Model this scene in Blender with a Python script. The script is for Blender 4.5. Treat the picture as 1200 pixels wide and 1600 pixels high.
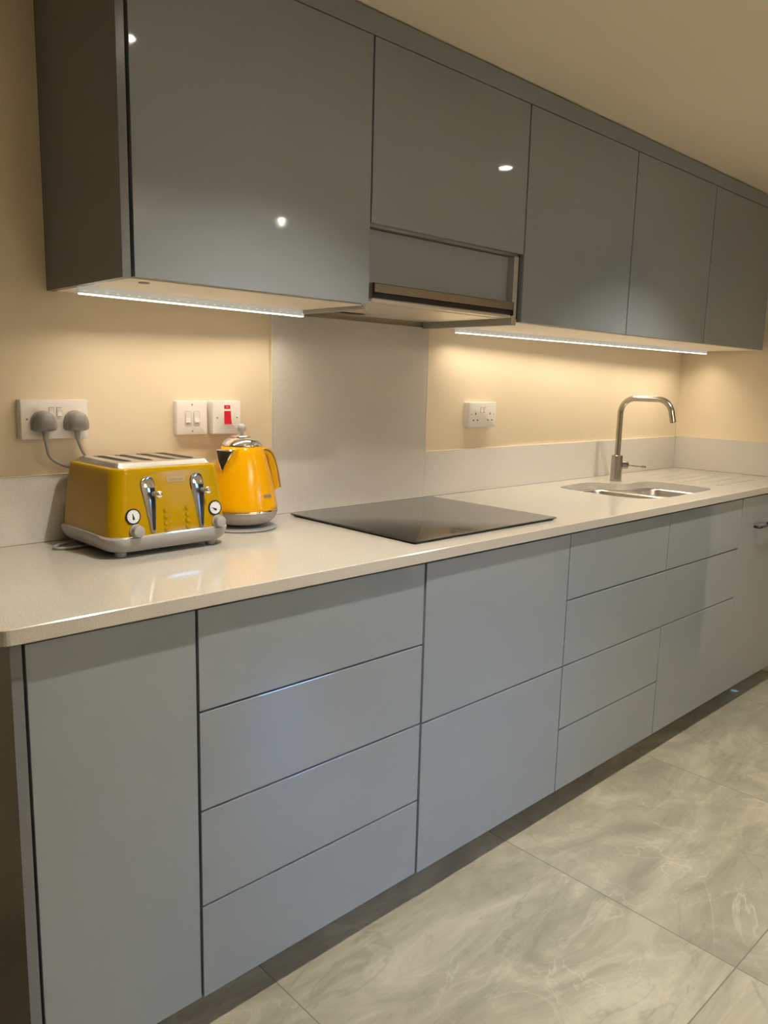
import bpy, bmesh, math, random
from mathutils import Vector, Matrix
random.seed(7)
PI = math.pi
for o in list(bpy.data.objects):
    bpy.data.objects.remove(o)
SC = bpy.context.scene
COL = SC.collection

# ------------------------------------------------------------------ camera
CX, CY, CZ = -0.690, -1.810, 1.2914
YAW, PIT, ROL, FPX = -0.7601, -0.1653, 0.0244, 1208.98
fw = Vector((-math.sin(YAW) * math.cos(PIT), math.cos(YAW) * math.cos(PIT), math.sin(PIT)))
r0 = Vector((math.cos(YAW), math.sin(YAW), 0)); u0 = r0.cross(fw)
rt = r0 * math.cos(ROL) + u0 * math.sin(ROL)
up = u0 * math.cos(ROL) - r0 * math.sin(ROL)
cd = bpy.data.cameras.new('camera')
cam = bpy.data.objects.new('camera', cd); COL.objects.link(cam)
M = Matrix((rt, up, -fw)).transposed().to_4x4(); M.translation = (CX, CY, CZ)
cam.matrix_world = M
cd.sensor_fit = 'VERTICAL'; cd.sensor_height = 24.0; cd.lens = FPX / 1600 * 24.0
cd.clip_start = 0.02; cd.clip_end = 60
SC.camera = cam

# ------------------------------------------------------------------ colour management, world, lamp powers
vs = SC.view_settings
vs.view_transform = 'Standard'; vs.look = 'None'; vs.gamma = 1.0; vs.exposure = 0.76
vs.use_curve_mapping = False
W = bpy.data.worlds.new('dusk'); SC.world = W; W.use_nodes = True
W.node_tree.nodes['Background'].inputs[0].default_value = (0.30, 0.50, 0.95, 1)
W.node_tree.nodes['Background'].inputs[1].default_value = 1.3
SPOT_W = 54.0
SPOT_CONE = 109
UP_W = 135.0
BLUE_W = 1.3
BLUE_COL = (.12, .40, 1.0)
LED_W = 0.76
LED_COL = (1.0, 0.85, 0.64)
SPOT_COL = (1.0, 0.935, 0.82)
CEIL = 2.130
ZW, ZWB = 0.9115, 0.8845          # worktop top, underside
YW = -0.6165                      # worktop front edge
XR = 3.015                        # right wall
REAR = -4.0

# ------------------------------------------------------------------ materials
MT = {}
def mat(name, col, rough=0.5, metal=0.0, spec=0.5, coat=0.0, coat_rough=0.05, emit=None, estr=0.0, aniso=0.0):
    m = bpy.data.materials.new(name); m.use_nodes = True
    b = m.node_tree.nodes['Principled BSDF']
    b.inputs['Base Color'].default_value = (*col, 1)
    b.inputs['Roughness'].default_value = rough
    b.inputs['Metallic'].default_value = metal
    b.inputs['Specular IOR Level'].default_value = spec
    b.inputs['Coat Weight'].default_value = coat
    b.inputs['Coat Roughness'].default_value = coat_rough
    b.inputs['Anisotropic'].default_value = aniso
    if emit:
        b.inputs['Emission Color'].default_value = (*emit, 1)
        b.inputs['Emission Strength'].default_value = estr
    MT[name] = m
    return m
def nodes(m):
    nt = m.node_tree
    return nt, nt.nodes, nt.links, nt.nodes['Principled BSDF']
def noise_color(m, c1, c2, scale, detail=4, lo=0.35, hi=0.65, bump=0.0, bdist=0.001, stretch=None):
    nt, N, L, b = nodes(m)
    tc = N.new('ShaderNodeTexCoord'); mp = N.new('ShaderNodeMapping')
    L.new(tc.outputs['Object'], mp.inputs[0])
    if stretch: mp.inputs['Scale'].default_value = stretch
    n = N.new('ShaderNodeTexNoise'); n.inputs['Scale'].default_value = scale; n.inputs['Detail'].default_value = detail
    L.new(mp.outputs[0], n.inputs['Vector'])
    r = N.new('ShaderNodeValToRGB'); r.color_ramp.elements[0].position = lo; r.color_ramp.elements[1].position = hi
    r.color_ramp.elements[0].color = (*c1, 1); r.color_ramp.elements[1].color = (*c2, 1)
    L.new(n.outputs['Fac'], r.inputs[0]); L.new(r.outputs[0], b.inputs['Base Color'])
    if bump:
        bp = N.new('ShaderNodeBump'); bp.inputs['Strength'].default_value = bump; bp.inputs['Distance'].default_value = bdist
        L.new(n.outputs['Fac'], bp.inputs['Height']); L.new(bp.outputs[0], b.inputs['Normal'])
    return m

GREY = (0.252, 0.284, 0.310)
mat('gloss_grey', GREY, 0.045, spec=0.6)
noise_color(MT['gloss_grey'], tuple(c * 0.985 for c in GREY), tuple(c * 1.015 for c in GREY), 2.0, 2)
mat('satin_grey', (0.165, 0.178, 0.188), 0.25, spec=0.4)
mat('carcass_shaded', (0.035, 0.035, 0.035), 0.6)  # pale carcass coloured near-black to carry the shade in the gaps
mat('carcass_pale', (0.86, 0.79, 0.69), 0.5)
mat('cheek_grey', (0.40, 0.39, 0.36), 0.4)
noise_color(mat('cream_paint', (0.8, 0.7, 0.5), 0.62, spec=0.25), (0.745, 0.645, 0.485), (0.775, 0.675, 0.510), 3.0, 6, bump=0.08, bdist=0.002)
noise_color(mat('ceiling_paint', (0.7, 0.6, 0.5), 0.8, spec=0.2), (0.90, 0.805, 0.655), (0.92, 0.825, 0.675), 2.0, 4)
noise_color(mat('quartz', (0.6, 0.56, 0.5), 0.13, spec=0.6), (0.455, 0.425, 0.365), (0.545, 0.515, 0.455), 420.0, 2, 0.38, 0.62)
noise_color(mat('quartz_panel', (0.5, 0.46, 0.42), 0.22, spec=0.5), (0.60, 0.575, 0.54), (0.67, 0.645, 0.61), 420.0, 2, 0.38, 0.62)
mat('hob_glass', (0.004, 0.004, 0.005), 0.06, spec=0.85)
mat('black', (0.006, 0.006, 0.006), 0.35)
mat('dark_slot', (0.012, 0.011, 0.010), 0.6)
mat('brushed_steel', (0.44, 0.41, 0.36), 0.24, 1.0, aniso=0.5)
mat('steel', (0.55, 0.53, 0.50), 0.28, 1.0)
mat('hood_steel', (0.40, 0.36, 0.31), 0.22, 1.0)
mat('filter_mesh', (0.88, 0.82, 0.72), 0.38, 0.9)
mat('chrome', (0.86, 0.86, 0.86), 0.05, 1.0)
mat('dark_chrome', (0.42, 0.42, 0.42), 0.10, 1.0)
mat('dark_handle', (0.10, 0.10, 0.10), 0.2, 1.0)
mat('brushed_top', (0.70, 0.70, 0.70), 0.22, 1.0, aniso=0.4)
mat('yellow', (0.41, 0.245, 0.0), 0.14, spec=0.25, coat=0.0)
mat('kettle_yellow', (0.74, 0.355, 0.001), 0.14, spec=0.3, coat=0.0)
mat('badge_metal', (.52, .36, .16), .45, .5)
mat('warm_grey_plastic', (0.33, 0.315, 0.295), 0.38)
mat('grey_plastic', (0.30, 0.29, 0.285), 0.38)
mat('cord_grey', (0.33, 0.31, 0.29), 0.5)
mat('white_plastic', (0.80, 0.76, 0.74), 0.3)
mat('mark_grey', (0.25, 0.24, 0.23), 0.5)
mat('red_plastic', (0.62, 0.006, 0.012), 0.3)
mat('dial_white', (0.72, 0.73, 0.74), 0.25)
mat('silicone', (0.80, 0.73, 0.60), 0.4)
mat('led_housing', (0.6, 0.6, 0.58), 0.3, emit=(.95, 1.0, .93), estr=.13)
mat('led_diffuser', (0.9, 0.9, 0.9), 0.4, emit=(1.0, 0.95, 0.82), estr=2.0)
mat('lamp_lens', (0.9, 0.9, 0.9), 0.3, emit=(1.0, 0.93, 0.80), estr=60.0)
mat('blue_lens', (0.1, 0.3, 0.8), 0.3, emit=(0.15, 0.55, 1.0), estr=6.0)
mat('white_gloss', (0.75, 0.74, 0.72), 0.35)
mat('dark_door', (0.16, 0.165, 0.16), 0.4)
g = mat('window_glass', (1, 1, 1), 0.0); g.node_tree.nodes['Principled BSDF'].inputs['Transmission Weight'].default_value = 1.0
# dotted side of the led housing
nt, N, L, b = nodes(MT['led_housing'])
tc = N.new('ShaderNodeTexCoord'); sp = N.new('ShaderNodeSeparateXYZ'); L.new(tc.outputs['Object'], sp.inputs[0])
def MN(N, L, op, a, bb=None, cc=None):
    n = N.new('ShaderNodeMath'); n.operation = op
    for i, v in enumerate((a, bb, cc)):
        if v is None: continue
        if isinstance(v, (int, float)): n.inputs[i].default_value = v
        else: L.new(v, n.inputs[i])
    return n.outputs[0]
fx = MN(N, L, 'SUBTRACT', MN(N, L, 'FRACT', MN(N, L, 'MULTIPLY', sp.outputs[0], 40.0)), 0.5)
fz = MN(N, L, 'MULTIPLY', MN(N, L, 'SUBTRACT', sp.outputs[2], 0.008), 90.0)
dd = MN(N, L, 'SQRT', MN(N, L, 'ADD', MN(N, L, 'MULTIPLY', fx, fx), MN(N, L, 'MULTIPLY', fz, fz)))
rr = N.new('ShaderNodeValToRGB'); L.new(dd, rr.inputs[0])
rr.color_ramp.elements[0].position = 0.08; rr.color_ramp.elements[0].color = (0.95, 0.95, 0.93, 1)
rr.color_ramp.elements[1].position = 0.2; rr.color_ramp.elements[1].color = (0.6, 0.6, 0.58, 1)
L.new(rr.outputs[0], b.inputs['Base Color'])

# brushed grain for the steel
def brushed(m, vec, strength=0.12):
    nt, N, L, b = nodes(m)
    tc = N.new('ShaderNodeTexCoord'); mp = N.new('ShaderNodeMapping'); L.new(tc.outputs['Object'], mp.inputs[0])
    mp.inputs['Scale'].default_value = vec
    n = N.new('ShaderNodeTexNoise'); n.inputs['Scale'].default_value = 1.0; n.inputs['Detail'].default_value = 3
    L.new(mp.outputs[0], n.inputs['Vector'])
    bp = N.new('ShaderNodeBump'); bp.inputs['Strength'].default_value = strength; bp.inputs['Distance'].default_value = 0.0005
    L.new(n.outputs['Fac'], bp.inputs['Height']); L.new(bp.outputs[0], b.inputs['Normal'])
brushed(MT['brushed_steel'], (900, 900, 20))
brushed(MT['hood_steel'], (12, 900, 900), 0.2)
brushed(MT['brushed_top'], (20, 500, 500), 0.1)

# floor tiles: porcelain slabs with marble clouding and veins
m = mat('floor_tile', (0.5, 0.5, 0.45), 0.32, spec=0.4)
nt, N, L, b = nodes(m)
tc = N.new('ShaderNodeTexCoord'); sp = N.new('ShaderNodeSeparateXYZ'); L.new(tc.outputs['Object'], sp.inputs[0])
TS = 0.802
ux = MN(N, L, 'DIVIDE', MN(N, L, 'SUBTRACT', sp.outputs[0], 0.186), TS)
uy = MN(N, L, 'DIVIDE', MN(N, L, 'SUBTRACT', sp.outputs[1], -1.242), TS)
ix = MN(N, L, 'FLOOR', ux); iy = MN(N, L, 'FLOOR', uy)
def joint(u):
    f = MN(N, L, 'FRACT', u)
    return MN(N, L, 'MINIMUM', f, MN(N, L, 'SUBTRACT', 1.0, f))
j = MN(N, L, 'MINIMUM', joint(ux), joint(uy))
jm = MN(N, L, 'LESS_THAN', j, 0.0019)
# per-tile offset of the pattern
cmb = N.new('ShaderNodeCombineXYZ')
L.new(MN(N, L, 'MULTIPLY', ix, 7.31), cmb.inputs[0]); L.new(MN(N, L, 'MULTIPLY', iy, 3.77), cmb.inputs[1])
L.new(MN(N, L, 'ADD', ix, MN(N, L, 'MULTIPLY', iy, 2.3)), cmb.inputs[2])
va = N.new('ShaderNodeVectorMath'); va.operation = 'ADD'; L.new(tc.outputs['Object'], va.inputs[0]); L.new(cmb.outputs[0], va.inputs[1])
mp = N.new('ShaderNodeMapping'); L.new(va.outputs[0], mp.inputs[0]); mp.inputs['Rotation'].default_value = (0, 0, 0.30); mp.inputs['Scale'].default_value = (0.75, 2.1, 1.0)
n1 = N.new('ShaderNodeTexNoise'); L.new(mp.outputs[0], n1.inputs['Vector']); n1.inputs['Scale'].default_value = 2.9; n1.inputs['Detail'].default_value = 10; n1.inputs['Roughness'].default_value = 0.66; n1.inputs['Distortion'].default_value = 1.1
r1 = N.new('ShaderNodeValToRGB'); L.new(n1.outputs['Fac'], r1.inputs[0]); e = r1.color_ramp.elements
e[0].position = 0.36; e[0].color = (0.265, 0.249, 0.188, 1); e[1].position = 0.68; e[1].color = (0.475, 0.448, 0.345, 1)
k = e.new(0.52); k.color = (0.35, 0.330, 0.250, 1)
# veins: thin bright ridges of distorted noise
def vein(scale, dist, w, seed):
    mv = N.new('ShaderNodeMapping'); L.new(va.outputs[0], mv.inputs[0]); mv.inputs['Location'].default_value = (seed, seed * 2, 0); mv.inputs['Rotation'].default_value = (0, 0, 0.5); mv.inputs['Scale'].default_value = (1, 1.6, 1)
    n = N.new('ShaderNodeTexNoise'); L.new(mv.outputs[0], n.inputs['Vector']); n.inputs['Scale'].default_value = scale; n.inputs['Detail'].default_value = 6; n.inputs['Roughness'].default_value = 0.55; n.inputs['Distortion'].default_value = dist
    a = MN(N, L, 'ABSOLUTE', MN(N, L, 'SUBTRACT', n.outputs['Fac'], 0.5))
    mr = N.new('ShaderNodeMapRange'); L.new(a, mr.inputs['Value']); mr.inputs['From Min'].default_value = 0; mr.inputs['From Max'].default_value = w
    mr.inputs['To Min'].default_value = 1; mr.inputs['To Max'].default_value = 0
    return mr.outputs[0]
n2 = N.new('ShaderNodeTexNoise'); L.new(va.outputs[0], n2.inputs['Vector']); n2.inputs['Scale'].default_value = 2.6; n2.inputs['Detail'].default_value = 2
gate = N.new('ShaderNodeMapRange'); L.new(n2.outputs['Fac'], gate.inputs['Value']); gate.inputs['From Min'].default_value = 0.47; gate.inputs['From Max'].default_value = 0.62
v1 = MN(N, L, 'MULTIPLY', vein(1.3, 1.0, 0.006, 0.0), gate.outputs[0])
v2 = MN(N, L, 'MULTIPLY', vein(3.2, 0.9, 0.012, 4.2), MN(N, L, 'MULTIPLY', gate.outputs[0], 0.6))
vv = MN(N, L, 'MINIMUM', MN(N, L, 'ADD', v1, v2), 1.0)
mx = N.new('ShaderNodeMix'); mx.data_type = 'RGBA'; L.new(MN(N, L, 'MULTIPLY', vv, 0.38), mx.inputs['Factor']); L.new(r1.outputs[0], mx.inputs['A']); mx.inputs['B'].default_value = (0.64, 0.62, 0.50, 1)
vd = MN(N, L, 'MULTIPLY', MN(N, L, 'MULTIPLY', vein(1.2, 1.3, 0.010, 9.1), MN(N, L, 'SUBTRACT', 1.0, gate.outputs[0])), 0.35)
mx1 = N.new('ShaderNodeMix'); mx1.data_type = 'RGBA'; L.new(vd, mx1.inputs['Factor']); L.new(mx.outputs['Result'], mx1.inputs['A']); mx1.inputs['B'].default_value = (0.17, 0.16, 0.13, 1)
mx2 = N.new('ShaderNodeMix'); mx2.data_type = 'RGBA'; L.new(jm, mx2.inputs['Factor']); L.new(mx1.outputs['Result'], mx2.inputs['A']); mx2.inputs['B'].default_value = (0.17, 0.16, 0.13, 1)
L.new(mx2.outputs['Result'], b.inputs['Base Color'])
bp = N.new('ShaderNodeBump'); bp.inputs['Strength'].default_value = 0.3; bp.inputs['Distance'].default_value = 0.002; bp.invert = True
L.new(jm, bp.inputs['Height']); L.new(bp.outputs[0], b.inputs['Normal'])

# ------------------------------------------------------------------ mesh helpers
def finish(name, bm, material, parent=None, smooth=None, loc=None):
    me = bpy.data.meshes.new(name)
    bmesh.ops.recalc_face_normals(bm, faces=bm.faces)
    if smooth is not None:
        for f in bm.faces: f.smooth = True
        for e_ in bm.edges:
            if len(e_.link_faces) == 2 and e_.calc_face_angle(0) > math.radians(smooth): e_.smooth = False
    bm.to_mesh(me); bm.free()
    if material: me.materials.append(MT[material] if isinstance(material, str) else material)
    o = bpy.data.objects.new(name, me); COL.objects.link(o)
    if parent: o.parent = parent
    if loc: o.location = loc
    return o
def thing(name, label, cat, loc=(0, 0, 0), rz=0.0, group=None):
    o = bpy.data.objects.new(name, None); COL.objects.link(o); o.empty_display_size = 0.05
    o.location = loc; o.rotation_euler = (0, 0, rz); o['label'] = label; o['category'] = cat
    if group: o['group'] = group
    return o
def tag(o, label, cat, group=None):
    o['label'] = label; o['category'] = cat
    if group: o['group'] = group
    return o
def struct(o):
    o['kind'] = 'structure'; return o
def box(bm, x0, x1, y0, y1, z0, z1, bev=0.0, seg=2, sel=None):
    vs_ = [bm.verts.new((x, y, z)) for x in (x0, x1) for y in (y0, y1) for z in (z0, z1)]
    q = [(0, 1, 3, 2), (4, 6, 7, 5), (0, 4, 5, 1), (2, 3, 7, 6), (0, 2, 6, 4), (1, 5, 7, 3)]
    fs = [bm.faces.new([vs_[i] for i in a]) for a in q]
    if bev:
        es = list({e_ for f in fs for e_ in f.edges})
        if sel: es = [e_ for e_ in es if sel((e_.verts[0].co + e_.verts[1].co) / 2, (e_.verts[1].co - e_.verts[0].co))]
        bmesh.ops.bevel(bm, geom=es, offset=bev, segments=seg, profile=0.5, affect='EDGES')
def B(name, material, parent, *a, bev=0.0, seg=2, smooth=None):
    bm = bmesh.new(); box(bm, *a, bev=bev, seg=seg)
    return finish(name, bm, material, parent, smooth)
def loft(bm, rings, cap0=True, cap1=True, closed=True):
    R = [[bm.verts.new(p) for p in r] for r in rings]; n = len(R[0])
    for a, b_ in zip(R, R[1:]):
        for i in range(n if closed else n - 1):
            k_ = (i + 1) % n
            bm.faces.new((a[i], a[k_], b_[k_], b_[i]))
    if cap0: bm.faces.new(R[0][::-1])
    if cap1: bm.faces.new(R[-1])
    return R
def lathe(bm, prof, n=48, c=(0, 0), axis=None):
    rings = []
    for r, z in prof:
        rings.append([(c[0] + r * math.cos(2 * PI * i / n), c[1] + r * math.sin(2 * PI * i / n), z) for i in range(n)])
    loft(bm, rings)
def catmull(pts, seg=8, closed=False):
    P = [Vector(p) for p in pts]; n = len(P); out = []
    rng = range(n) if closed else range(n - 1)
    for i in rng:
        if closed: a, b_, c_, d = P[(i - 1) % n], P[i], P[(i + 1) % n], P[(i + 2) % n]
        else: a, b_, c_, d = P[max(i - 1, 0)], P[i], P[i + 1], P[min(i + 2, n - 1)]
        for s in range(seg):
            t = s / seg
            out.append(0.5 * ((2 * b_) + (c_ - a) * t + (2 * a - 5 * b_ + 4 * c_ - d) * t * t + (3 * b_ - a - 3 * c_ + d) * t ** 3))
    if not closed: out.append(P[-1])
    return out
def tube(bm, pts, r, n=12, caps=True):
    P = [Vector(p) for p in pts]; rings = []
    T = [(P[min(i + 1, len(P) - 1)] - P[max(i - 1, 0)]).normalized() for i in range(len(P))]
    nrm = T[0].orthogonal().normalized()
    for i, p in enumerate(P):
        if i:
            nrm = (nrm - T[i] * nrm.dot(T[i])).normalized()
        bn = T[i].cross(nrm); rad = r[i] if isinstance(r, (list, tuple)) else r
        rings.append([p + nrm * rad * math.cos(2 * PI * k_ / n) + bn * rad * math.sin(2 * PI * k_ / n) for k_ in range(n)])
    loft(bm, rings, caps, caps)
def prism(bm, pts2, f0, f1):
    """extrude a 2-D outline: f0/f1 map (a,b) to the two end positions"""
    loft(bm, [[f0(*p) for p in pts2], [f1(*p) for p in pts2]])
def rrect(w, d, r, n=6, cx=0.0, cy=0.0):
    out = []
    for sx, sy, a0 in ((1, 1, 0), (-1, 1, PI / 2), (-1, -1, PI), (1, -1, 3 * PI / 2)):
        for i in range(n + 1):
            a = a0 + PI / 2 * i / n
            out.append((cx + sx * (w / 2 - r) + r * math.cos(a), cy + sy * (d / 2 - r) + r * math.sin(a)))
    return out
def boolean(o, cutter, op='DIFFERENCE'):
    md = o.modifiers.new('cut', 'BOOLEAN'); md.operation = op; md.object = cutter; md.solver = 'EXACT'
    bpy.context.view_layer.update()
    dg = bpy.context.evaluated_depsgraph_get()
    me = bpy.data.meshes.new_from_object(o.evaluated_get(dg))
    o.modifiers.remove(md); old = o.data; o.data = me
    bpy.data.meshes.remove(old)
    bpy.data.objects.remove(cutter)
def text(name, s, size, material, parent, mtx, depth=0.0003):
    cu = bpy.data.curves.new(name, 'FONT'); cu.body = s; cu.size = size; cu.align_x = 'CENTER'; cu.align_y = 'CENTER'; cu.extrude = depth
    t = bpy.data.objects.new('tmp_text', cu); COL.objects.link(t)
    bpy.context.view_layer.update()
    me = bpy.data.meshes.new_from_object(t.evaluated_get(bpy.context.evaluated_depsgraph_get()))
    bpy.data.objects.remove(t)
    me.transform(mtx); me.materials.clear(); me.materials.append(MT[material])
    o = bpy.data.objects.new(name, me); COL.objects.link(o); o.parent = parent
    return o

# ------------------------------------------------------------------ the room
XL = -3.0
struct(B('floor', 'floor_tile', None, XL - .1, XR + .1, REAR - .1, 0.1, -0.1, 0.0))
struct(B('ceiling', 'ceiling_paint', None, XL - .1, XR + .1, REAR - .1, 0.1, CEIL, CEIL + 0.1))
struct(B('wall_back', 'cream_paint', None, XL - .1, XR + .1, 0.0, 0.1, 0.0, CEIL))
struct(B('wall_left', 'cream_paint', None, XL - .1, XL, REAR, 0.0, 0.0, CEIL))
wr = struct(B('wall_right', 'cream_paint', None, XR, XR + .1, REAR, 0.0, 0.0, CEIL))
bmc = bmesh.new(); box(bmc, XR - .05, XR + .2, -1.86, -0.95, -0.05, 2.075); boolean(wr, finish('cutter', bmc, None))
wf = struct(B('wall_front', 'cream_paint', None, XL, XR, REAR - .1, REAR, 0.0, CEIL))
WX0, WX1, WZ0, WZ1 = 2.28, 2.92, 1.00, 2.02
bmc = bmesh.new(); box(bmc, WX0, WX1, REAR - .2, REAR + .1, WZ0, WZ1); boolean(wf, finish('cutter', bmc, None))

# door in the right wall
dr = struct(B('door_1', 'dark_door', None, XR + .035, XR + .075, -1.83, -0.98, 0.003, 2.045, bev=.002))
bm = bmesh.new()
for a in ((-0.98, -0.95, 0, 2.075), (-1.86, -1.83, 0, 2.075), (-1.83, -0.98, 2.045, 2.075)):
    box(bm, XR + .0, XR + .1, a[0], a[1], a[2], a[3])
finish('door_frame', bm, 'white_gloss', dr)
bm = bmesh.new(); tube(bm, [(XR + .035, -1.76, 1.0), (XR - .012, -1.76, 1.0), (XR - .015, -1.74, 1.0), (XR - .015, -1.64, 1.0)], .009)
finish('door_handle', bm, 'steel', dr, 40)
# window in the wall opposite
def window(nm, x0, x1, za, zb, mull=0):
    wn = bpy.data.objects.new(nm, None); COL.objects.link(wn); struct(wn); wn.location = ((x0 + x1) / 2, REAR - .05, za)
    bm = bmesh.new(); hx = (x1 - x0) / 2; hz = zb - za
    L4 = [(-hx, -hx + .05, 0, hz), (hx - .05, hx, 0, hz), (-hx + .05, hx - .05, 0, .05), (-hx + .05, hx - .05, hz - .05, hz)]
    if mull: L4.append((-.03, .03, .05, hz - .05))
    for a in L4: box(bm, a[0], a[1], -.03, .03, a[2], a[3])
    finish('window_frame', bm, 'white_gloss', wn)
    if mull:
        B('window_pane', 'window_glass', wn, -hx + .05, -.03, -.003, .003, .05, hz - .05)
        B('window_pane', 'window_glass', wn, .03, hx - .05, -.003, .003, .05, hz - .05)
    else: B('window_pane', 'window_glass', wn, -hx + .05, hx - .05, -.003, .003, .05, hz - .05)
    return wn
window('window_1', WX0, WX1, WZ0, WZ1)

# blue lamp added inside window_1, aimed narrowly to tint the lower fronts
ld = bpy.data.lights.new('blue_fill_light', 'AREA'); ld.shape = 'RECTANGLE'; ld.size = WX1 - WX0 - .1; ld.size_y = WZ1 - WZ0 - .1; ld.energy = BLUE_W; ld.color = BLUE_COL; ld.spread = math.radians(26)
lo = bpy.data.objects.new('blue_fill_light', ld); COL.objects.link(lo); lo.location = ((WX0 + WX1) / 2, REAR + .006, (WZ0 + WZ1) / 2)
lo.rotation_euler = (Vector((.52, -.6, .05)) - lo.location).to_track_quat('-Z', 'Y').to_euler()

# recessed downlights: two rows, seen as reflections in the glossy doors
def downlight(x, y, label, k=1.0, cone=None):
    t = thing('downlight', label, 'ceiling light', (x, y, CEIL), group='recessed downlights in the ceiling')
    bm = bmesh.new(); lathe(bm, [(.022, 0.0), (.042, 0.0), (.043, -.002), (.041, -.004), (.025, -.004), (.022, -.002)], 32)
    finish('bezel', bm, 'steel', t, 40)
    bm = bmesh.new(); lathe(bm, [(.0005, -.0005), (.0215, -.0005), (.0215, -.002), (.0005, -.0022)], 32)
    finish('lens', bm, 'lamp_lens', t, 40)
    ld = bpy.data.lights.new('downlight_beam', 'SPOT'); ld.energy = SPOT_W * k; ld.color = SPOT_COL; ld.shadow_soft_size = 0.014
    ld.spot_size = math.radians(cone or SPOT_CONE); ld.spot_blend = 1.0
    lo = bpy.data.objects.new('downlight_beam', ld); COL.objects.link(lo); lo.parent = t; lo.location = (0, 0, -.020)
for x, y, lb in ((0.27, -0.95, 'round recessed downlight above the left drawer unit'), (1.83, -0.97, 'round recessed downlight above the sink end'),
                 (0.27, -2.46, 'round recessed downlight in the far row, left'), (1.84, -2.46, 'round recessed downlight in the far row, right')):
    downlight(x, y, lb, 1.0 if y > -2 else (0.12 if x > 1 else 0.06), None if y > -2 else 168)

# unseen floor-standing uplighter, added to brighten the ceiling and wall units
t = thing('added_uplighter', 'slim steel uplighter floor lamp added out of view to brighten the ceiling', 'floor lamp', (.60, -3.20, 0))
bm = bmesh.new(); lathe(bm, [(.01, .0005), (.135, .0005), (.14, .006), (.13, .018), (.02, .024), (.012, .03)], 40); finish('base', bm, 'steel', t, 40)
bm = bmesh.new(); tube(bm, [(0, 0, .026), (0, 0, 1.60)], .010, 16); finish('pole', bm, 'steel', t, 40)
bm = bmesh.new(); lathe(bm, [(.012, 1.59), (.03, 1.60), (.10, 1.655), (.135, 1.70), (.132, 1.701), (.095, 1.662), (.03, 1.612), (.001, 1.608)], 40); finish('lamp_shade', bm, 'white_gloss', t, 60)
ld = bpy.data.lights.new('uplighter_fill', 'SPOT'); ld.energy = UP_W; ld.color = (1.0, .96, .90); ld.spot_size = math.radians(140); ld.spot_blend = .8; ld.shadow_soft_size = .04
lo = bpy.data.objects.new('uplighter_fill', ld); COL.objects.link(lo); lo.parent = t; lo.location = (0, 0, 1.70); lo.rotation_euler = (PI, 0, 0)

# ------------------------------------------------------------------ splashback, upstands
tag(B('splashback', 'quartz_panel', None, 0.580, 1.202, -0.0125, -0.0005, ZW + .0003, 1.4735, bev=.0012),
    'grey speckled stone splashback panel behind the black hob', 'splashback')
tag(B('upstand', 'quartz_panel', None, -0.345, 0.5795, -0.0125, -0.0005, ZW + .0003, 1.0645, bev=.0012),
    'low stone upstand behind the yellow toaster and kettle', 'upstand', 'stone upstands around the worktop')
tag(B('upstand', 'quartz_panel', None, 1.2025, XR - .0135, -0.0125, -0.0005, ZW + .0003, 1.0645, bev=.0012),
    'long low stone upstand behind the sink and tap', 'upstand', 'stone upstands around the worktop')
tag(B('upstand', 'quartz_panel', None, XR - .0130, XR - .0005, YW + .002, -0.0010, ZW + .0003, 1.0645, bev=.0012),
    'short stone upstand on the right-hand side wall', 'upstand', 'stone upstands around the worktop')
# pale sealant line along the top of the upstands and the panel edges
bm = bmesh.new()
box(bm, -0.345, 0.5800, -0.0120, -0.0003, 1.0650, 1.0668); box(bm, 1.2030, XR - .0005, -0.0120, -0.0003, 1.0650, 1.0668)
box(bm, XR - .0125, XR - .0003, YW + .002, -0.0121, 1.0650, 1.0668)
box(bm, 0.5765, 0.5792, -0.0125, -0.0003, 1.0670, 1.4735); box(bm, 1.2028, 1.2055, -0.0125, -0.0003, 1.0670, 1.4735)
o = finish('sealant_bead', bm, 'silicone'); tag(o, 'thin pale sealant line edging the stone upstands and splashback', 'sealant')

# ------------------------------------------------------------------ worktop with sink cut-out and drainer grooves
bm = bmesh.new()
out = []
rc = .024
for i in range(9):
    a = PI + PI / 2 * i / 8
    out.append((-0.345 + rc + rc * math.cos(a), YW + rc + rc * math.sin(a)))
out += [(XR - .001, YW), (XR - .001, -0.001), (-0.345, -0.001)]
c = .0018
def inset(p, k_): # small arris
    x, y = p
    return (x + (k_ if x < -0.30 else 0), y + (k_ if y < -0.55 else 0))
loft(bm, [[(*inset(p, c), ZWB) for p in out], [(*p, ZWB + c) for p in out], [(*p, ZW - c) for p in out], [(*inset(p, c), ZW) for p in out]])
wt = finish('worktop', bm, 'quartz')
CUT = [(1.845, -.128), (1.94, -.112), (2.04, -.108), (2.095, -.125), (2.115, -.165), (2.135, -.205), (2.18, -.226), (2.26, -.226), (2.32, -.238),
       (2.348, -.285), (2.352, -.37), (2.346, -.45), (2.318, -.505), (2.24, -.520), (2.10, -.522), (1.93, -.518), (1.84, -.490), (1.805, -.42), (1.805, -.29), (1.815, -.18)]
cs = catmull([(x, y, 0) for x, y in CUT], 6, True)
bm = bmesh.new(); prism(bm, [(p.x, p.y) for p in cs], lambda a, b_: (a, b_, ZWB - .05), lambda a, b_: (a, b_, ZW + .05))
boolean(wt, finish('cutter', bm, None))
for y in (-.135, -.205, -.27, -.335, -.405, -.475):
    bm = bmesh.new(); x0 = 2.43
    tube(bm, [(x0, y, ZW + .0035), (x0 + .02, y, ZW + .0015), (2.84, y, ZW + .0015), (2.86, y, ZW + .0035)], .0042, 12)
    boolean(wt, finish('cutter', bm, None))
for p in wt.data.polygons: p.use_smooth = False
tag(wt, 'long cream speckled stone worktop running the length of the wall', 'worktop')

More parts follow.
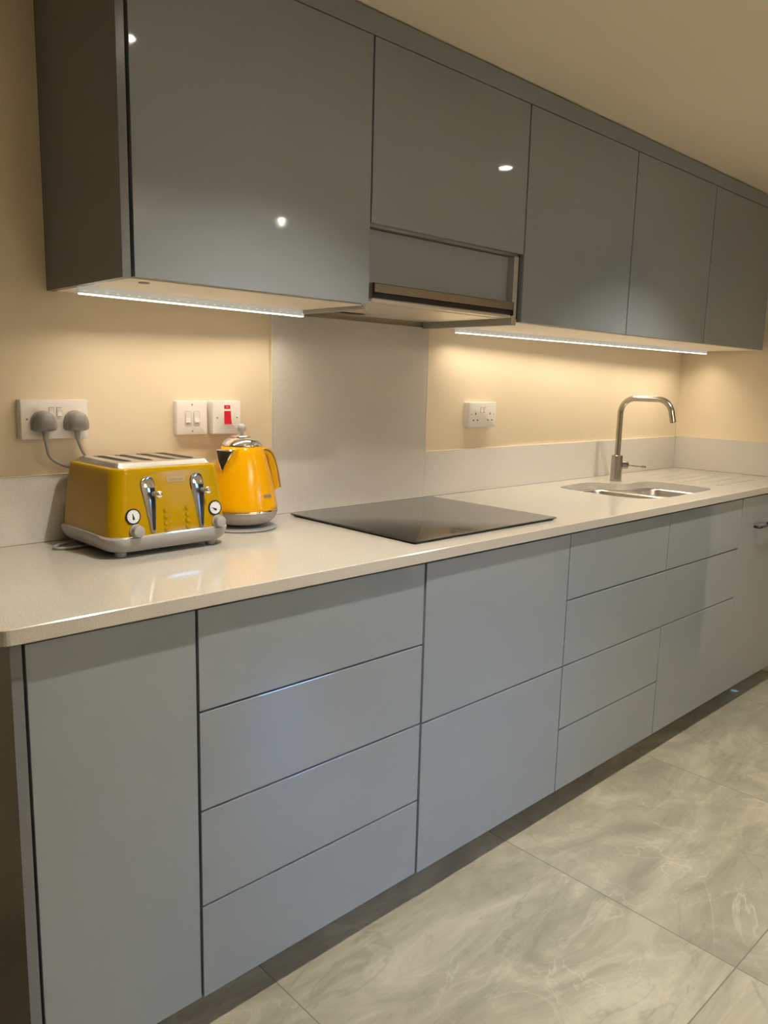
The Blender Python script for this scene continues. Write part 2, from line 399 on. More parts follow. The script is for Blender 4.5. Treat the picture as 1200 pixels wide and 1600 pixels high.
# sink
t = thing('sink', 'stainless one and a half bowl sink set under the worktop', 'sink', (2.08, -.32, ZWB))
bm = bmesh.new(); box(bm, -.31, .305, -.235, .245, -.0022, -.0005)
fl = finish('rim', bm, 'steel', t)
BOWLS = [(-.121, -.0, .300, .385, .165), (.159, -.052, .205, .262, .12)]   # cx, cy, w, d, depth (local)
for cx_, cy_, w_, d_, dp in BOWLS:
    bm = bmesh.new(); prism(bm, rrect(w_, d_, .06, 8, cx_, cy_), lambda a, b_: (a + 2.08, b_ - .32, ZWB - .05), lambda a, b_: (a + 2.08, b_ - .32, ZWB + .05))
    boolean(fl, finish('cutter', bm, None))
for cx_, cy_, w_, d_, dp in BOWLS:
    bm = bmesh.new()
    rings = []
    for g_, z_, rr_ in ((0.0, -.001, .06), (.0015, -.008, .06), (.006, -dp + .03, .058), (.014, -dp + .010, .055), (.034, -dp, .04), (min(w_, d_) / 2 - .046, -dp - .003, .043)):
        rings.append([(a, b_, z_) for a, b_ in rrect(w_ - 2 * g_, d_ - 2 * g_, min(rr_, (min(w_, d_) - 2 * g_) / 2 - .002), 8, cx_, cy_)])
    loft(bm, rings, False, True)
    me = finish('bowl', bm, 'steel', t, 40)
    md = me.modifiers.new('thick', 'SOLIDIFY'); md.thickness = .001
    bm = bmesh.new(); lathe(bm, [(.001, -dp - .001), (.030, -dp - .001), (.036, -dp + .001), (.038, -dp - .002)], 32, (cx_, cy_)); finish('drain', bm, 'chrome', me, 40)

# tap
TX, TY = 2.222, -.145
t = thing('kitchen_tap', 'brushed steel swan neck mixer tap behind the sink', 'tap', (TX, TY, ZW))
bm = bmesh.new(); lathe(bm, [(.0235, 0), (.0245, .001), (.0245, .004), (.0228, .005), (.0228, .1065), (.0215, .108), (.012, .108)], 40); finish('tap_body', bm, 'brushed_steel', t, 40)
bm = bmesh.new()
pts = [(0, 0, .104), (0, 0, .20), (0, 0, .275)]
R_ = .062; H_ = .342
for i in range(1, 11):
    a = PI / 2 * i / 10; pts.append((0, -(R_ - R_ * math.cos(a)), H_ - R_ + R_ * math.sin(a)))
E_ = .222
pts.append((0, -(E_ - .062), H_))
for i in range(1, 11):
    a = PI / 2 * i / 10 * .90; pts.append((.0, -(E_ - .062) - .062 * math.sin(a), H_ - .062 + .062 * math.cos(a)))
last = Vector(pts[-1]); dr_ = (Vector(pts[-1]) - Vector(pts[-2])).normalized()
pts.append(tuple(last + dr_ * .036))
tube(bm, pts, .0115, 20)
sp_ = finish('spout', bm, 'brushed_steel', t, 40)
bm = bmesh.new(); e0 = last + dr_ * .036; tube(bm, [e0 - dr_ * .004, e0 + dr_ * .0015], .0085, 16); finish('aerator', bm, 'black', sp_, 40)
ld = Vector((.86, -.51, 0)).normalized()
bm = bmesh.new(); tube(bm, [ld * .018 + Vector((0, 0, .066)), ld * .046 + Vector((0, 0, .066)), ld * .048 + Vector((0, 0, .066))], [.0165, .0165, .015], 24)
tube(bm, [ld * .046 + Vector((0, 0, .066)), ld * .125 + Vector((0, 0, .058)), ], .0032, 12)
tube(bm, [ld * .118 + Vector((0, 0, .0587)), ld * .134 + Vector((0, 0, .057))], .0048, 12)
finish('lever', bm, 'brushed_steel', t, 40)

# hob
t = thing('hob', 'frameless black glass induction hob lying on the worktop', 'hob', (.908, -.300, ZW))
bm = bmesh.new(); loft(bm, [[(a, b_, z_) for a, b_ in rrect(w_, d_, .008, 5)] for w_, d_, z_ in ((.588, .498, .0035), (.592, .502, .0045), (.592, .502, .0068), (.589, .499, .0075))])
finish('glass', bm, 'hob_glass', t, 40)
bm = bmesh.new(); box(bm, -.286, .286, -.242, .242, .0003, .0038); finish('seal', bm, 'black', t)

# ------------------------------------------------------------------ base units
G3 = .0021
def front(name, par, x0, x1, z0, z1, y, m_='gloss_grey', gl=G3, gr=G3):
    return B(name, m_, par, x0 + gl, x1 - gr, y, y + .0185, z0 + G3, z1 - G3, bev=.0012, seg=2)
def carcass(par, w, d0, h):
    return B('carcass', 'carcass_shaded', par, .0005, w - .0005, d0, -.002, 0, h)
ROWS = [.079, .279, .479, .679, .879]
def base_unit(name, x0, w, label, yf, fronts, cat='cabinet', ctop=.883):
    t = thing(name, label, cat, (x0, 0, 0), group='grey gloss base units under the worktop')
    B('carcass', 'carcass_shaded', t, .0005, w - .0005, yf + .021, -.002, .080, ctop)
    out_ = []
    for kind, za, zb, *g_ in fronts:
        out_.append(front(kind, t, 0, w, za, zb, yf, gl=g_[0] if g_ else G3, gr=g_[1] if g_ else G3))
    return t, out_
r_ = ROWS
base_unit('base_cabinet', -.303, .303, 'narrow grey base cabinet with one tall plain door at the left end', -.5965, [('door', r_[0], r_[4], .004, .0025)])
base_unit('drawer_cabinet', 0, .6, 'grey base unit with four equal drawers below the toaster and kettle', -.5995, [('drawer', a, b_, .0015, .0022) for a, b_ in zip(r_, r_[1:])])
base_unit('drawer_cabinet', .6, .6, 'grey base unit with two deep drawers below the hob', -.6025, [('drawer', r_[0], r_[2]), ('drawer', r_[2], r_[4])])
base_unit('drawer_cabinet', 1.2, .6, 'grey base unit with four drawers between the hob unit and the sink unit', -.6025,
          [('drawer', r_[0], r_[1]), ('drawer', r_[1], r_[2]), ('drawer', r_[2], r_[3], G3, .0004), ('drawer', r_[3], r_[4], G3, .0016)], ctop=.70)
base_unit('sink_cabinet', 1.8, .6, 'grey base unit below the sink with two shallow fronts over a deep one', -.6025,
          [('drawer', r_[0], r_[2], G3, .0004), ('drawer', r_[2], r_[3], .0004, .0004), ('drawer', r_[3], r_[4], .0016, .0060)], ctop=.70)
t, fr = base_unit('base_cabinet', 2.4, .6, 'grey base unit at the right wall with one full-height door and a bow handle', -.6025, [('door', r_[0], r_[4], .0006, G3)])
bm = bmesh.new()
hp = catmull([(.132, -.603, .752), (.133, -.618, .752), (.143, -.627, .752), (.20, -.630, .752), (.257, -.627, .752), (.267, -.618, .752), (.268, -.603, .752)], 5)
tube(bm, hp, .0055, 10); finish('handle', bm, 'dark_handle', fr[0], 40)
bm = bmesh.new(); lathe(bm, [(.0005, .0800), (.006, .0800), (.006, .0775), (.0005, .0772)], 16, (.252, -.545)); finish('indicator_lens', bm, 'blue_lens', t)
ldl = bpy.data.lights.new('indicator_beam', 'SPOT'); ldl.energy = 0.12; ldl.color = (.12, .6, 1.0); ldl.spot_size = math.radians(24); ldl.spot_blend = .15; ldl.shadow_soft_size = .003
lo = bpy.data.objects.new('indicator_beam', ldl); COL.objects.link(lo); lo.parent = t; lo.location = (.252, -.548, .076)
tag(B('end_panel', 'satin_grey', None, -.3225, -.3045, -.5985, -.001, .0005, ZWB - .0005, bev=.0008),
    'tall grey side panel closing the left end of the base units', 'end panel')
struct(B('baseboard_back', 'carcass_shaded', None, -.303, XR - .002, -.485, -.470, .0003, .0795))

# ------------------------------------------------------------------ wall units
UF, UZ0, UZ1 = -.3845, 1.4755, 2.0755
def wall_unit(x0, label, z0=UZ0, name='wall_cabinet'):
    t = thing(name, label, 'wall cabinet', (x0, 0, z0), group='grey gloss wall units above the worktop')
    h = UZ1 - z0
    B('carcass', 'carcass_shaded', t, .0005, .5995, UF + .0205, -.002, .010 if z0 == UZ0 else .020, h)
    o = B('underside_panel', 'carcass_pale' if z0 == UZ0 else 'cheek_grey', t, .0005, .5995, UF + .0205, -.002, 0.0008, .0095 if z0 == UZ0 else .0195)
    front('door', t, 0, .6, 0 if z0 == UZ0 else .003, h, UF, gl=.0025, gr=.0025)
    return t
g_ = wall_unit(0, 'large square grey wall cabinet at the left end above the toaster')
bm = bmesh.new(); lathe(bm, [(.0005, .0009), (.011, .0009), (.011, -.0012), (.009, -.002), (.0005, -.002)], 20, (.05, -.325)); finish('cover_cap', bm, 'warm_grey_plastic', g_)
wall_unit(.6, 'shorter grey wall cabinet over the extractor hood', 1.662)
wall_unit(1.2, 'grey wall cabinet immediately right of the extractor hood')
wall_unit(1.8, 'grey wall cabinet above the sink, second from the right wall')
wall_unit(2.4, 'grey wall cabinet touching the right-hand side wall')
tag(B('side_panel', 'satin_grey', None, -.0205, -.0035, UF + .003, -.001, UZ0 - .0005, CEIL - .003, bev=.0008),
    'dark grey side panel on the left end of the wall cabinets', 'side panel')
tag(B('filler_panel', 'gloss_grey', None, -.0030, XR - .002, UF + .001, UF + .019, UZ1 + .0002, CEIL - .0035, bev=.0008),
    'long narrow grey filler strip between the wall cabinets and the ceiling', 'filler panel')

# extractor hood between side cheeks
t = thing('extractor_hood', 'slide-out steel extractor hood built in below the short wall cabinet', 'extractor hood', (.6, 0, UZ0))
B('side_cheek', 'cheek_grey', t, .003, .020, -.352, -.014, -.008, .1855)
B('side_cheek', 'cheek_grey', t, .5715, .5920, -.372, -.014, -.008, .1855)
B('gap_shade', 'carcass_shaded', t, .5925, .5998, -.350, -.014, 0, .1855)  # dark strip standing in for the shade of the open gap
B('housing', 'satin_grey', t, .0205, .5710, -.330, -.014, .026, .1855)
B('front_panel', 'gloss_grey', t, .021, .5700, -.352, -.3305, .052, .184, bev=.001)
bm = bmesh.new()
prof = [(-.353, .0560), (-.376, .0560), (-.3795, .0535), (-.3795, .0335), (-.3740, .0320), (-.3740, .0200), (-.370, .0185), (-.330, .0185), (-.330, .026), (-.353, .050)]
loft(bm, [[(x, a, b_) for a, b_ in prof] for x in (.0205, .5680)]); rail = finish('front_rail', bm, 'hood_steel', t)
B('rail_lip', 'black', rail, .0205, .5680, -.3755, -.3742, .0200, .0318)
B('rail_end_cap', 'black', rail, .5682, .5708, -.3790, -.350, .0180, .0558)
B('filter_pan', 'filter_mesh', t, .0205, .5710, -.3690, -.030, .0120, .0183)
for k_ in (0, 1):
    B('grease_filter', 'filter_mesh', t, .035 + k_ * .262, .291 + k_ * .262, -.340, -.110, .0098, .0118, bev=.0006)
B('light_strip', 'white_gloss', t, .255, .420, -.092, -.056, .0098, .0118)
B('switch_slot', 'black', t, .060, .250, -.088, -.062, .0098, .0118)

# ------------------------------------------------------------------ LED strip lights under the wall units
def led_strip(x0, y0, x1, y1, label, k=1.0):
    L_ = math.hypot(x1 - x0, y1 - y0); a = math.atan2(y1 - y0, x1 - x0)
    t = thing('led_strip_light', label, 'strip light', (x0, y0, UZ0 + .0006), a, 'strip lights under the wall cabinets')
    t.location.z = UZ0 - .0165
    bm = bmesh.new(); box(bm, .0005, L_ - .0005, -.006, .006, -.0000 + .0026, .0170, bev=.0008); finish('housing', bm, 'led_housing', t)
    bm = bmesh.new(); box(bm, .002, L_ - .002, -.0048, .0048, .0002, .0025, bev=.0006); finish('diffuser', bm, 'led_diffuser', t)
    ld = bpy.data.lights.new('strip_glow', 'AREA'); ld.shape = 'RECTANGLE'; ld.size = L_ - .01; ld.size_y = .008; ld.energy = k * LED_W * L_ / .6; ld.color = LED_COL; ld.spread = math.radians(135)
    lo = bpy.data.objects.new('strip_glow', ld); COL.objects.link(lo); lo.parent = t; lo.location = (L_ / 2, 0, -.0012)
led_strip(-.012, -.152, .608, -.112, 'glowing strip light under the left wall cabinet above the toaster')
def rp(s): return (1.272 + s * 1.666, -.068 + s * -.086)
for a, b_, lb, k_ in ((0, .335, 'glowing strip light under the wall cabinet next to the hood', .78), (.335, .668, 'glowing strip light, middle of the right-hand run', .95),
                  (.668, 1.0, 'glowing strip light nearest the right wall', 1.25)):
    led_strip(*rp(a), *rp(b_), lb, k_)

# ------------------------------------------------------------------ sockets and switches
def plate(name, label, cat, x0, x1, z0, z1, depth, material='white_plastic', r=.003):
    cx_, cz_ = (x0 + x1) / 2, (z0 + z1) / 2
    t = thing(name, label, cat, (cx_, -.0005, cz_))
    w_, h_ = x1 - x0, z1 - z0
    bm = bmesh.new()
    loft(bm, [[(a, y_, b_) for a, b_ in rrect(w_ - 2 * i, h_ - 2 * i, r, 4)] for i, y_ in ((.0, 0.0), (0, -depth + .003), (.0008, -depth + .001), (.003, -depth))])
    finish('face_plate', bm, material, t, 35)
    return t, -depth
def screw(t, x, z, y):
    bm = bmesh.new(); loft(bm, [[(x + r * math.cos(i * PI / 8), yy, z + r * math.sin(i * PI / 8)) for i in range(16)] for r, yy in ((.0022, y + .0004), (.0022, y - .0004), (.0012, y - .0007))])
    finish('screw', bm, 'mark_grey', t)
def rocker(t, x, z, w_, h_, y, material='white_plastic', tilt=.0022, name='rocker'):
    bm = bmesh.new()
    pr = [(y + .0005, z - h_ / 2), (y - .0012 - tilt, z - h_ / 2), (y - .0012, z), (y - .0012 - .0004, z + h_ / 2), (y + .0005, z + h_ / 2)]
    loft(bm, [[(xx, a, b_) for a, b_ in pr] for xx in (x - w_ / 2, x + w_ / 2)]); finish(name, bm, material, t)
def outline(t, x, z, w_, h_, y, name='switch_recess', material='mark_grey'):
    bm = bmesh.new(); box(bm, x - w_ / 2, x + w_ / 2, y - .0003, y + .0005, z - h_ / 2, z + h_ / 2); finish(name, bm, material, t)
def holes(t, x, z, y):
    """British socket apertures: tall earth slot above two slots"""
    for dx, dz, w_, h_ in ((0, .0115, .0042, .0085), (-.0111, -.0115, .0065, .0042), (.0111, -.0115, .0065, .0042)):
        bm = bmesh.new(); box(bm, x + dx - w_ / 2, x + dx + w_ / 2, y - .0003, y + .0008, z + dz - h_ / 2, z + dz + h_ / 2); finish('pin_slot', bm, 'dark_slot', t)
def double_socket(x0, x1, z0, z1, label):
    t, y = plate('double_socket', label, 'wall socket', x0, x1, z0, z1, .026)
    for s in (-1, 1):
        holes(t, s * .040, -.008, y)
        outline(t, s * .0085, .017, .0118, .0205, y); rocker(t, s * .0085, .017, .0100, .0185, y - .0002)
        screw(t, s * .0620, .001, y)
    return t
double_socket(-.098, .052, 1.148, 1.2365, 'white double socket on the left with two grey plugs in it')
double_socket(1.407, 1.557, 1.144, 1.232, 'white double socket with nothing plugged in, right of the splashback')
t, y = plate('wall_switch', 'white switch plate with two small white rockers, beside the red switch', 'wall switch', .283, .371, 1.147, 1.2345, .016)
for s in (-1, 1):
    bm = bmesh.new(); loft(bm, [[(a, yy, b_) for a, b_ in rrect(.0185, .038, .004, 4, s * .0125, -.002)] for yy in (y + .0005, y - .0003)]); finish('switch_recess', bm, 'mark_grey', t)
    bm = bmesh.new(); loft(bm, [[(a, yy, b_) for a, b_ in rrect(.0172, .0366, .0036, 4, s * .0125, -.002)] for yy in (y + .0005, y - .0006)]); finish('switch_surround', bm, 'white_plastic', t)
    rocker(t, s * .0125, .001, .0135, .024, y - .0006)
    B('switch_marking', 'mark_grey', t, s * .0125 - .005, s * .0125 + .005, y - .0009, y - .0004, -.0148, -.0138)
    screw(t, 0, s * .034, y)
t, y = plate('cooker_switch', 'white switch plate with a red rocker and red indicator above the kettle', 'wall switch', .381, .468, 1.147, 1.2345, .026)
bm = bmesh.new(); pr = [(y + .001, -.017), (y - .006, -.017), (y - .0022, .0), (y - .0015, .0175), (y + .001, .0175)]
loft(bm, [[(xx, a, b_) for a, b_ in pr] for xx in (-.009, .0105)]); finish('red_rocker', bm, 'red_plastic', t)['label'] = 'red rocker'
B('indicator_light', 'red_plastic', t, -.009, .009, y - .001, y + .001, .0235, .0325, bev=.0004)
B('indicator_mark', 'white_plastic', t, -.004, .003, y - .0014, y - .0008, .0268, .0285)
for s in (-1, 1): screw(t, s * .030, 0, y)

# plugs with their cords
PH = .0265
def plug(x, z, label, cord):
    t = thing('power_plug', label, 'plug', (x, -PH - .0006, z), group='grey plugs in the left double socket')
    bm = bmesh.new()
    def sh(s, y_, dz=0): # rounded triangular outline of a British plug: broad round top, flat bottom
        pts_ = []
        base = [(-.0205, -.020), (-.0235, -.010), (-.022, .004), (-.015, .017), (0, .0225), (.015, .017), (.022, .004), (.0235, -.010), (.0205, -.020), (0, -.0215)]
        return [(p.x * s, y_, p.y * s + dz) for p in catmull([(a, b_, 0) for a, b_ in base], 4, True)]
    loft(bm, [sh(1.0, 0), sh(1.06, -.002), sh(1.06, -.010), sh(.95, -.0115), sh(.95, -.013), sh(1.0, -.015), sh(.98, -.026), sh(.88, -.034), sh(.60, -.040)])
    finish('plug_body', bm, 'grey_plastic', t, 45)
    bm = bmesh.new(); tube(bm, [(0, -.016, -.018), (0, -.017, -.030), (0, -.017, -.041), (0, -.017, -.042)], [.0075, .0065, .0050, .0040], 14)
    finish('strain_relief', bm, 'warm_grey_plastic', t, 45)
    bm = bmesh.new(); tube(bm, catmull([(a - x, b_ + PH + .0006, c_ - z) for a, b_, c_ in cord], 8), .0036, 10)
    finish('cord', bm, 'cord_grey', t, 60)
P1 = (-.0535, 1.189); P2 = (.0185, 1.189)
plug(P1[0], P1[1], 'grey plug with curved cord, left of the two in the double socket',
     [(P1[0], -.044, 1.150), (P1[0] + .002, -.044, 1.135), (-.045, -.043, 1.110), (-.022, -.038, 1.093), (.010, -.026, 1.082), (.035, -.016, 1.073), (.060, -.0085, 1.0712), (.12, -.0075, 1.0708)])
plug(P2[0], P2[1], 'grey plug with curved cord, right of the two in the double socket',
     [(P2[0], -.044, 1.150), (P2[0] + .003, -.044, 1.138), (.033, -.039, 1.115), (.05, -.027, 1.098), (.075, -.018, 1.082), (.10, -.0165, 1.0745), (.14, -.0165, 1.0725)])

# ------------------------------------------------------------------ toaster
TZ = ZW
t = thing('toaster', 'yellow four-slice toaster with chrome top and levers, left end of the worktop', 'toaster', (.122, -.1535, TZ), .03)
def ring(w_, d_, r, z_, k=1.095): return [(a, b_, z_) for a, b_ in rrect(w_ * k, d_, r, 8)]
# grey base tray
bm = bmesh.new()
loft(bm, [ring(.232, .232, .035, .0125), ring(.246, .246, .038, .0130), ring(.262, .262, .04, .020), ring(.272, .272, .042, .031), ring(.276, .276, .042, .0425), ring(.274, .274, .042, .0445), ring(.262, .262, .04, .0450)])
base = finish('base_tray', bm, 'warm_grey_plastic', t, 50)
for sx in (-1, 1):
    for sy in (-1, 1):
        bm = bmesh.new(); lathe(bm, [(.011, 0.0003), (.012, .002), (.012, .014)], 20, (sx * .110, sy * .100)); finish('foot', bm, 'grey_plastic', t, 40)
bm = bmesh.new(); loft(bm, [ring(.2665, .2665, .038, .0447), ring(.2665, .2665, .038, .0475), ring(.2640, .2640, .038, .0475)]); finish('chrome_trim', bm, 'chrome', t, 40)
# yellow body, tapering, slightly bulging low down
bm = bmesh.new()
BODY = [(.2625, .0470, .036), (.2625, .055, .036), (.259, .085, .036), (.2525, .120, .035), (.2440, .155, .034), (.2375, .178, .033), (.2345, .1865, .031), (.2290, .1895, .029), (.218, .1895, .026)]
loft(bm, [ring(w_, w_, r, z_) for w_, z_, r in BODY]); finish('body', bm, 'yellow', t, 50)
def body_half(z_):
    for (w0, z0, _), (w1, z1, _) in zip(BODY, BODY[1:]):
        if z0 <= z_ <= z1 and z1 > z0: return (w0 + (w1 - w0) * (z_ - z0) / (z1 - z0)) / 2
    return BODY[0][0] / 2
# chrome top: bevelled plate with four slots
bm = bmesh.new()
loft(bm, [ring(.216, .214, .012, .1885, 1.06), ring(.215, .212, .012, .1905, 1.06), ring(.203, .190, .010, .1992, 1.06), ring(.199, .186, .009, .2000, 1.06)])
top = finish('top_plate', bm, 'brushed_top', t, 20)
SL = (-.0745, -.0235, .0305, .0790)
t_m = Matrix.Translation((.122, -.1535, TZ)) @ Matrix.Rotation(.03, 4, 'Z')
for sx in SL:
    bm = bmesh.new(); prism(bm, rrect(.0265, .150, .0125, 6, sx, 0.0), lambda a, b_: t_m @ Vector((a, b_, .1970)), lambda a, b_: t_m @ Vector((a, b_, .24)))
    boolean(top, finish('cutter', bm, None))
for p in top.data.polygons: p.use_smooth = False
for sx in SL:
    bm = bmesh.new(); loft(bm, [[(a, b_, z_) for a, b_ in rrect(.0262, .1496, .0123, 6, sx, 0.0)] for z_ in (.1971, .1976)]); finish('bread_slot', bm, 'black', t)
# front-face frame: local (x, z) -> point on the sloping front, d = distance out of the face
def ff(x, z_, d=0.0):
    h = body_half(z_); s = .13
    return Vector((x, -h - d, z_ + d * s))
# levers: chrome teardrop plate with a slot and a ball knob
for lx in (-.054, .065):
    bm = bmesh.new()
    outl = [(-.0195, .151), (-.0185, .1605), (-.012, .1685), (0, .1715), (.009, .168), (.014, .158), (.0155, .148), (.0145, .12), (.0120, .085), (.0085, .052), (.004, .0485), (-.001, .050), (-.004, .062), (-.0085, .090), (-.014, .122), (-.018, .140)]
    sm = [(p.x, p.y) for p in catmull([(a, b_, 0) for a, b_ in outl], 3, True)]
    cxo = .003
    def off(k_): return [((a - cxo) * k_ + cxo, (b_ - .12) * (.92 + .08 * k_) + .12) for a, b_ in sm]
    loft(bm, [[ff(lx + a, b_, d) for a, b_ in off(k_)] for k_, d in ((1.0, -.003), (1.0, .0012), (.90, .0030), (.78, .0034))])
    lv = finish('lever_plate', bm, 'dark_chrome', t, 25)
    # cone-shaped hood at the top of the plate
    bm = bmesh.new()
    cap = [(-.015, .150), (-.012, .160), (-.004, .1665), (.005, .1655), (.010, .158), (.0125, .148)]
    ap = ff(lx + .010, .146, .013)
    vsx = [bm.verts.new(ff(lx + p.x, p.y, .003)) for p in catmull([(a, b_, 0) for a, b_ in cap], 4)]
    va_ = bm.verts.new(ap)
    for a, b_ in zip(vsx, vsx[1:]): bm.faces.new((a, b_, va_))
    bm.faces.new((vsx[-1], vsx[0], va_)); bm.faces.new(vsx[::-1])
    finish('lever_hood', bm, 'chrome', lv, 60)
    bm = bmesh.new()
    loft(bm, [[ff(lx + a, b_, d) for a, b_ in ((.0020, .146), (.0118, .146), (.0078, .056), (.0028, .056))] for d in (.0030, .0042)])
    finish('lever_slot', bm, 'dark_slot', lv)
    bm = bmesh.new(); c0 = ff(lx + .0080, .1335, .003); d_ = Vector((0.15, -1, .02)).normalized()
    tube(bm, [c0, c0 + d_ * .012, c0 + d_ * .013], [.0050, .0062, .004], 16)
    finish('lever_stem', bm, 'warm_grey_plastic', lv, 40)
    bm = bmesh.new(); bmesh.ops.create_uvsphere(bm, u_segments=24, v_segments=14, radius=.0085, matrix=Matrix.Translation(c0 + d_ * .019))
    finish('lever_knob', bm, 'chrome', lv, 60)
def disc(bm, x, z_, r, d0, d1, n=28, sx=1.0, r1=None):
    r1 = r if r1 is None else r1
    loft(bm, [[ff(x + rr_ * sx * math.cos(2 * PI * i / n), z_ + rr_ * math.sin(2 * PI * i / n), d) for i in range(n)] for rr_, d in ((r, d0), (r, d1), (r1, d1 + .0005))])
for dx, ang in ((-.095, 100), (.105, 150)):
    bm = bmesh.new(); disc(bm, dx, .0895, .0170, -.001, .0018); dl = finish('browning_dial', bm, 'black', t, 40)
    bm = bmesh.new(); disc(bm, dx, .0895, .0140, .0018, .0026); finish('dial_face', bm, 'dial_white', dl, 40)
    bm = bmesh.new(); a = math.radians(ang); ux_, uz_ = math.cos(a), math.sin(a)
    P_ = [(dx + ux_ * .011, .0860 + uz_ * .011), (dx - uz_ * .0024 - ux_ * .002, .0860 + ux_ * .0024 - uz_ * .002), (dx - ux_ * .004, .086 - uz_ * .004), (dx + uz_ * .0024 - ux_ * .002, .086 - ux_ * .0024 - uz_ * .002)]
    loft(bm, [[ff(x_, z_, d) for x_, z_ in P_] for d in (.0030, .0040)]); finish('pointer', bm, 'black', dl)
    bm = bmesh.new()
    for q in range(9):
        a = math.radians(-30 + q * 30); x_, z_ = dx + .0118 * math.cos(a), .0895 + .0118 * math.sin(a)
        disc(bm, x_, z_, .0006, .0030, .0034, 6)
    finish('tick_marks', bm, 'black', dl)
for kx in (-.090, .111):
    bm = bmesh.new()
    c0 = ff(kx, .0585, 0); d_ = Vector((0, -1, .05)).normalized()
    tube(bm, [c0 - d_ * .003, c0 + d_ * .003, c0 + d_ * .004, c0 + d_ * .017, c0 + d_ * .0185], [.0150, .0150, .0130, .0120, .0095], 28)
    finish('control_knob', bm, 'warm_grey_plastic', t, 40)
for s, bx, dxx in ((-1, -.0190, .0115), (1, .0340, -.0105)):
    for q in range(4):
        z_ = .0965 - q * .0138
        bm = bmesh.new(); disc(bm, bx, z_, .0056, -.001, .0006, 20); disc(bm, bx, z_, .0046, .0006, .0022, 20, r1=.0040)
        finish('push_button', bm, 'yellow', t, 40)
        if q < 3:
            bm = bmesh.new(); disc(bm, bx + dxx, z_ + .0010, .0016, -.001, .0004, 12); finish('indicator_dot', bm, 'mark_grey', t)
        if q:
            bm = bmesh.new()
            disc(bm, .0080 - s * .0006, z_ + .001, .0010, -.001, .0003, 10); finish('printed_symbol', bm, 'mark_grey', t)
bm = bmesh.new(); prism(bm, rrect(.046, .0125, .002, 4, .0120, .1615), lambda a, b_: ff(a, b_, -.001), lambda a, b_: ff(a, b_, .0012)); bdg = finish('badge', bm, 'badge_metal', t)
mt_ = Matrix.Translation(ff(.0120, .1613, .0014)) @ Matrix.Rotation(PI / 2 - .10, 4, 'X')
text('badge_lettering', "De'Longhi", .0085, 'mark_grey', bdg, mt_)
# cable stowed at the rear left corner
bm = bmesh.new(); tube(bm, catmull([(-.10, .085, .0065), (-.145, .080, .006), (-.182, .066, .0045), (-.186, .046, .004), (-.160, .034, .004), (-.11, .034, .005)], 7), .0034, 10)
finish('power_cord', bm, 'cord_grey', t, 60)

# ------------------------------------------------------------------ kettle on its base disc
KX, KY = .411, -.116
kb = thing('kettle_stand', 'flat grey round power stand under the yellow kettle', 'kettle stand', (KX, KY, ZW))
bm = bmesh.new(); lathe(bm, [(.080, .0003), (.088, .001), (.0895, .003), (.088, .0048), (.080, .0065), (.03, .010), (.012, .0135)], 64); finish('base_disc', bm, 'warm_grey_plastic', kb, 50)
t = thing('kettle', 'yellow kettle with domed chrome lid and ball knob, beside the toaster', 'kettle', (KX, KY, ZW + .0142), 0.27)
z0 = .0142
bm = bmesh.new(); lathe(bm, [(.050, .0000), (.064, .0008), (.076, .0060), (.085, .0155), (.0900, .0260), (.0915, .0335)], 64); finish('lower_bowl', bm, 'warm_grey_plastic', t, 50)
bm = bmesh.new(); lathe(bm, [(.0905, .0335), (.0930, .0338), (.0935, .0360), (.0925, .0385), (.089, .0388)], 64); finish('chrome_band', bm, 'chrome', t, 50)
KP = [(.0890, .0388), (.0905, .0410), (.0900, .047), (.0865, .068), (.0815, .092), (.0755, .118), (.0690, .145), (.0625, .168), (.0565, .187), (.0530, .1955), (.0505, .1985)]
bm = bmesh.new(); lathe(bm, KP, 72); finish('body', bm, 'kettle_yellow', t, 50)
def kr(z_):
    for (a, za), (b_, zb) in zip(KP, KP[1:]):
        if za <= z_ <= zb: return a + (b_ - a) * (z_ - za) / (zb - za)
    return KP[-1][0]
bm = bmesh.new(); lathe(bm, [(.0500, .1980), (.0520, .1990), (.0520, .2015), (.0485, .2065), (.0410, .2135), (.0290, .2190), (.0230, .2205), (.0240, .2222), (.0225, .2240), (.0120, .2262), (.0060, .2275)], 56)
lid = finish('lid', bm, 'chrome', t, 50)
bm = bmesh.new(); lathe(bm, [(.0045, .2268), (.0045, .2320), (.0060, .2335), (.0085, .2350), (.0108, .2390), (.0115, .2430), (.0108, .2475), (.0085, .2512), (.0050, .2535), (.0010, .2542)], 32)
finish('lid_knob', bm, 'warm_grey_plastic', lid, 60)
# V-shaped spout facing -x
def sf(a, z_, d):     # a = sideways along y, on the side facing -x
    r = kr(z_); x_ = -math.sqrt(max(r * r - a * a, 1e-6))
    return Vector((x_ - d, a, z_))
def tri(k_, d_top, d_bot):
    P_ = [(-.031 * k_, .1925 - (1 - k_) * .020), (.031 * k_, .1925 - (1 - k_) * .020), (0, .1335 + (1 - k_) * .040)]
    out_ = []
    n = 8
    for i in range(3):
        a, b_ = P_[i], P_[(i + 1) % 3]
        for q in range(n):
            s = q / n; aa = a[0] + (b_[0] - a[0]) * s; zz = a[1] + (b_[1] - a[1]) * s
            dd_ = d_bot + (d_top - d_bot) * max(0, (zz - .1335) / .059)
            out_.append(sf(aa, zz, dd_))
    return out_
bm = bmesh.new(); loft(bm, [tri(1.0, -.006, -.004), tri(1.0, .016, .001), tri(.90, .0172, .002), tri(.84, .0165, .0015)], True, True)
sp_ = finish('spout', bm, 'chrome', t, 25)
bm = bmesh.new(); loft(bm, [tri(.80, .012, .001), tri(.80, .0176, .0026)]); finish('spout_filter', bm, 'black', sp_)
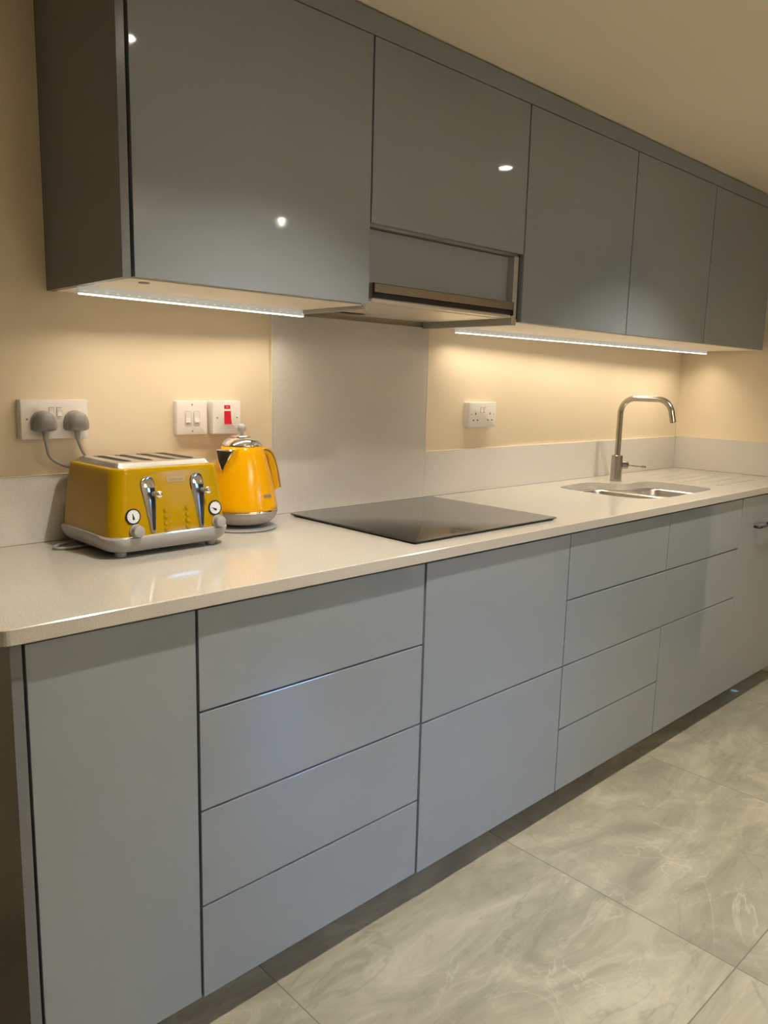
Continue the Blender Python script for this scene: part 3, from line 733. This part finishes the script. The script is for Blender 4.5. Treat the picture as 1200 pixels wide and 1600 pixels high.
# handle on the +x side: a broad curved flap
hc = [(.040, .183), (.070, .1885), (.094, .184), (.112, .166), (.124, .138), (.132, .108), (.138, .080)]
cl = catmull([(a, b_, 0) for a, b_ in hc], 6)
def hsec(i, o0, o1, wd):      # o0/o1: distance inwards from the outer line
    p = cl[i]; q = cl[min(i + 1, len(cl) - 1)] - cl[max(i - 1, 0)]; q.normalize(); nx, nz = -q.y, q.x   # outward normal (up / away)
    w2_ = o1 - o0
    return [(p.x - nx * (o0 + w2_ / 2 + b_), a, p.y - nz * (o0 + w2_ / 2 + b_)) for a, b_ in rrect(2 * wd, w2_, min(.0045, w2_ * .42), 4)]
def hw(i): return .0165 + .004 * i / len(cl)
def ht(i): return .012 + .018 * min(1, i / (len(cl) * .55))
bm = bmesh.new(); loft(bm, [hsec(i, .0, .0040, hw(i)) for i in range(len(cl))]); hd = finish('handle', bm, 'kettle_yellow', t, 50)
bm = bmesh.new(); loft(bm, [hsec(i, .0041, .0056, hw(i) + .0002) for i in range(len(cl))]); finish('handle_seam', bm, 'mark_grey', hd, 50)
bm = bmesh.new(); loft(bm, [hsec(i, .0057, ht(i), hw(i)) for i in range(len(cl))]); finish('handle_grip', bm, 'kettle_yellow', hd, 50)
# fin joining body and handle
ca = math.radians(-90)
er = Vector((math.cos(ca), math.sin(ca), 0)); et = Vector((-math.sin(ca), math.cos(ca), 0))
bm = bmesh.new()
prism(bm, rrect(.030, .0095, .0015, 3, 0, .0755), lambda a, b_: er * (kr(b_) - .001 - .0) * math.cos(a / .085) + et * a + Vector((0, 0, b_)), lambda a, b_: er * (kr(b_) + .0012) * math.cos(a / .085) + et * a + Vector((0, 0, b_)))
bdg = finish('badge', bm, 'badge_metal', t)
zax = (er * 1.0 + Vector((0, 0, .22))).normalized(); xax = et; yax = zax.cross(xax)
mt_ = Matrix((xax, yax, zax)).transposed().to_4x4(); mt_.translation = er * (kr(.0755) + .0014) + Vector((0, 0, .0755))
text('badge_lettering', "De'Longhi", .0065, 'mark_grey', bdg, mt_)
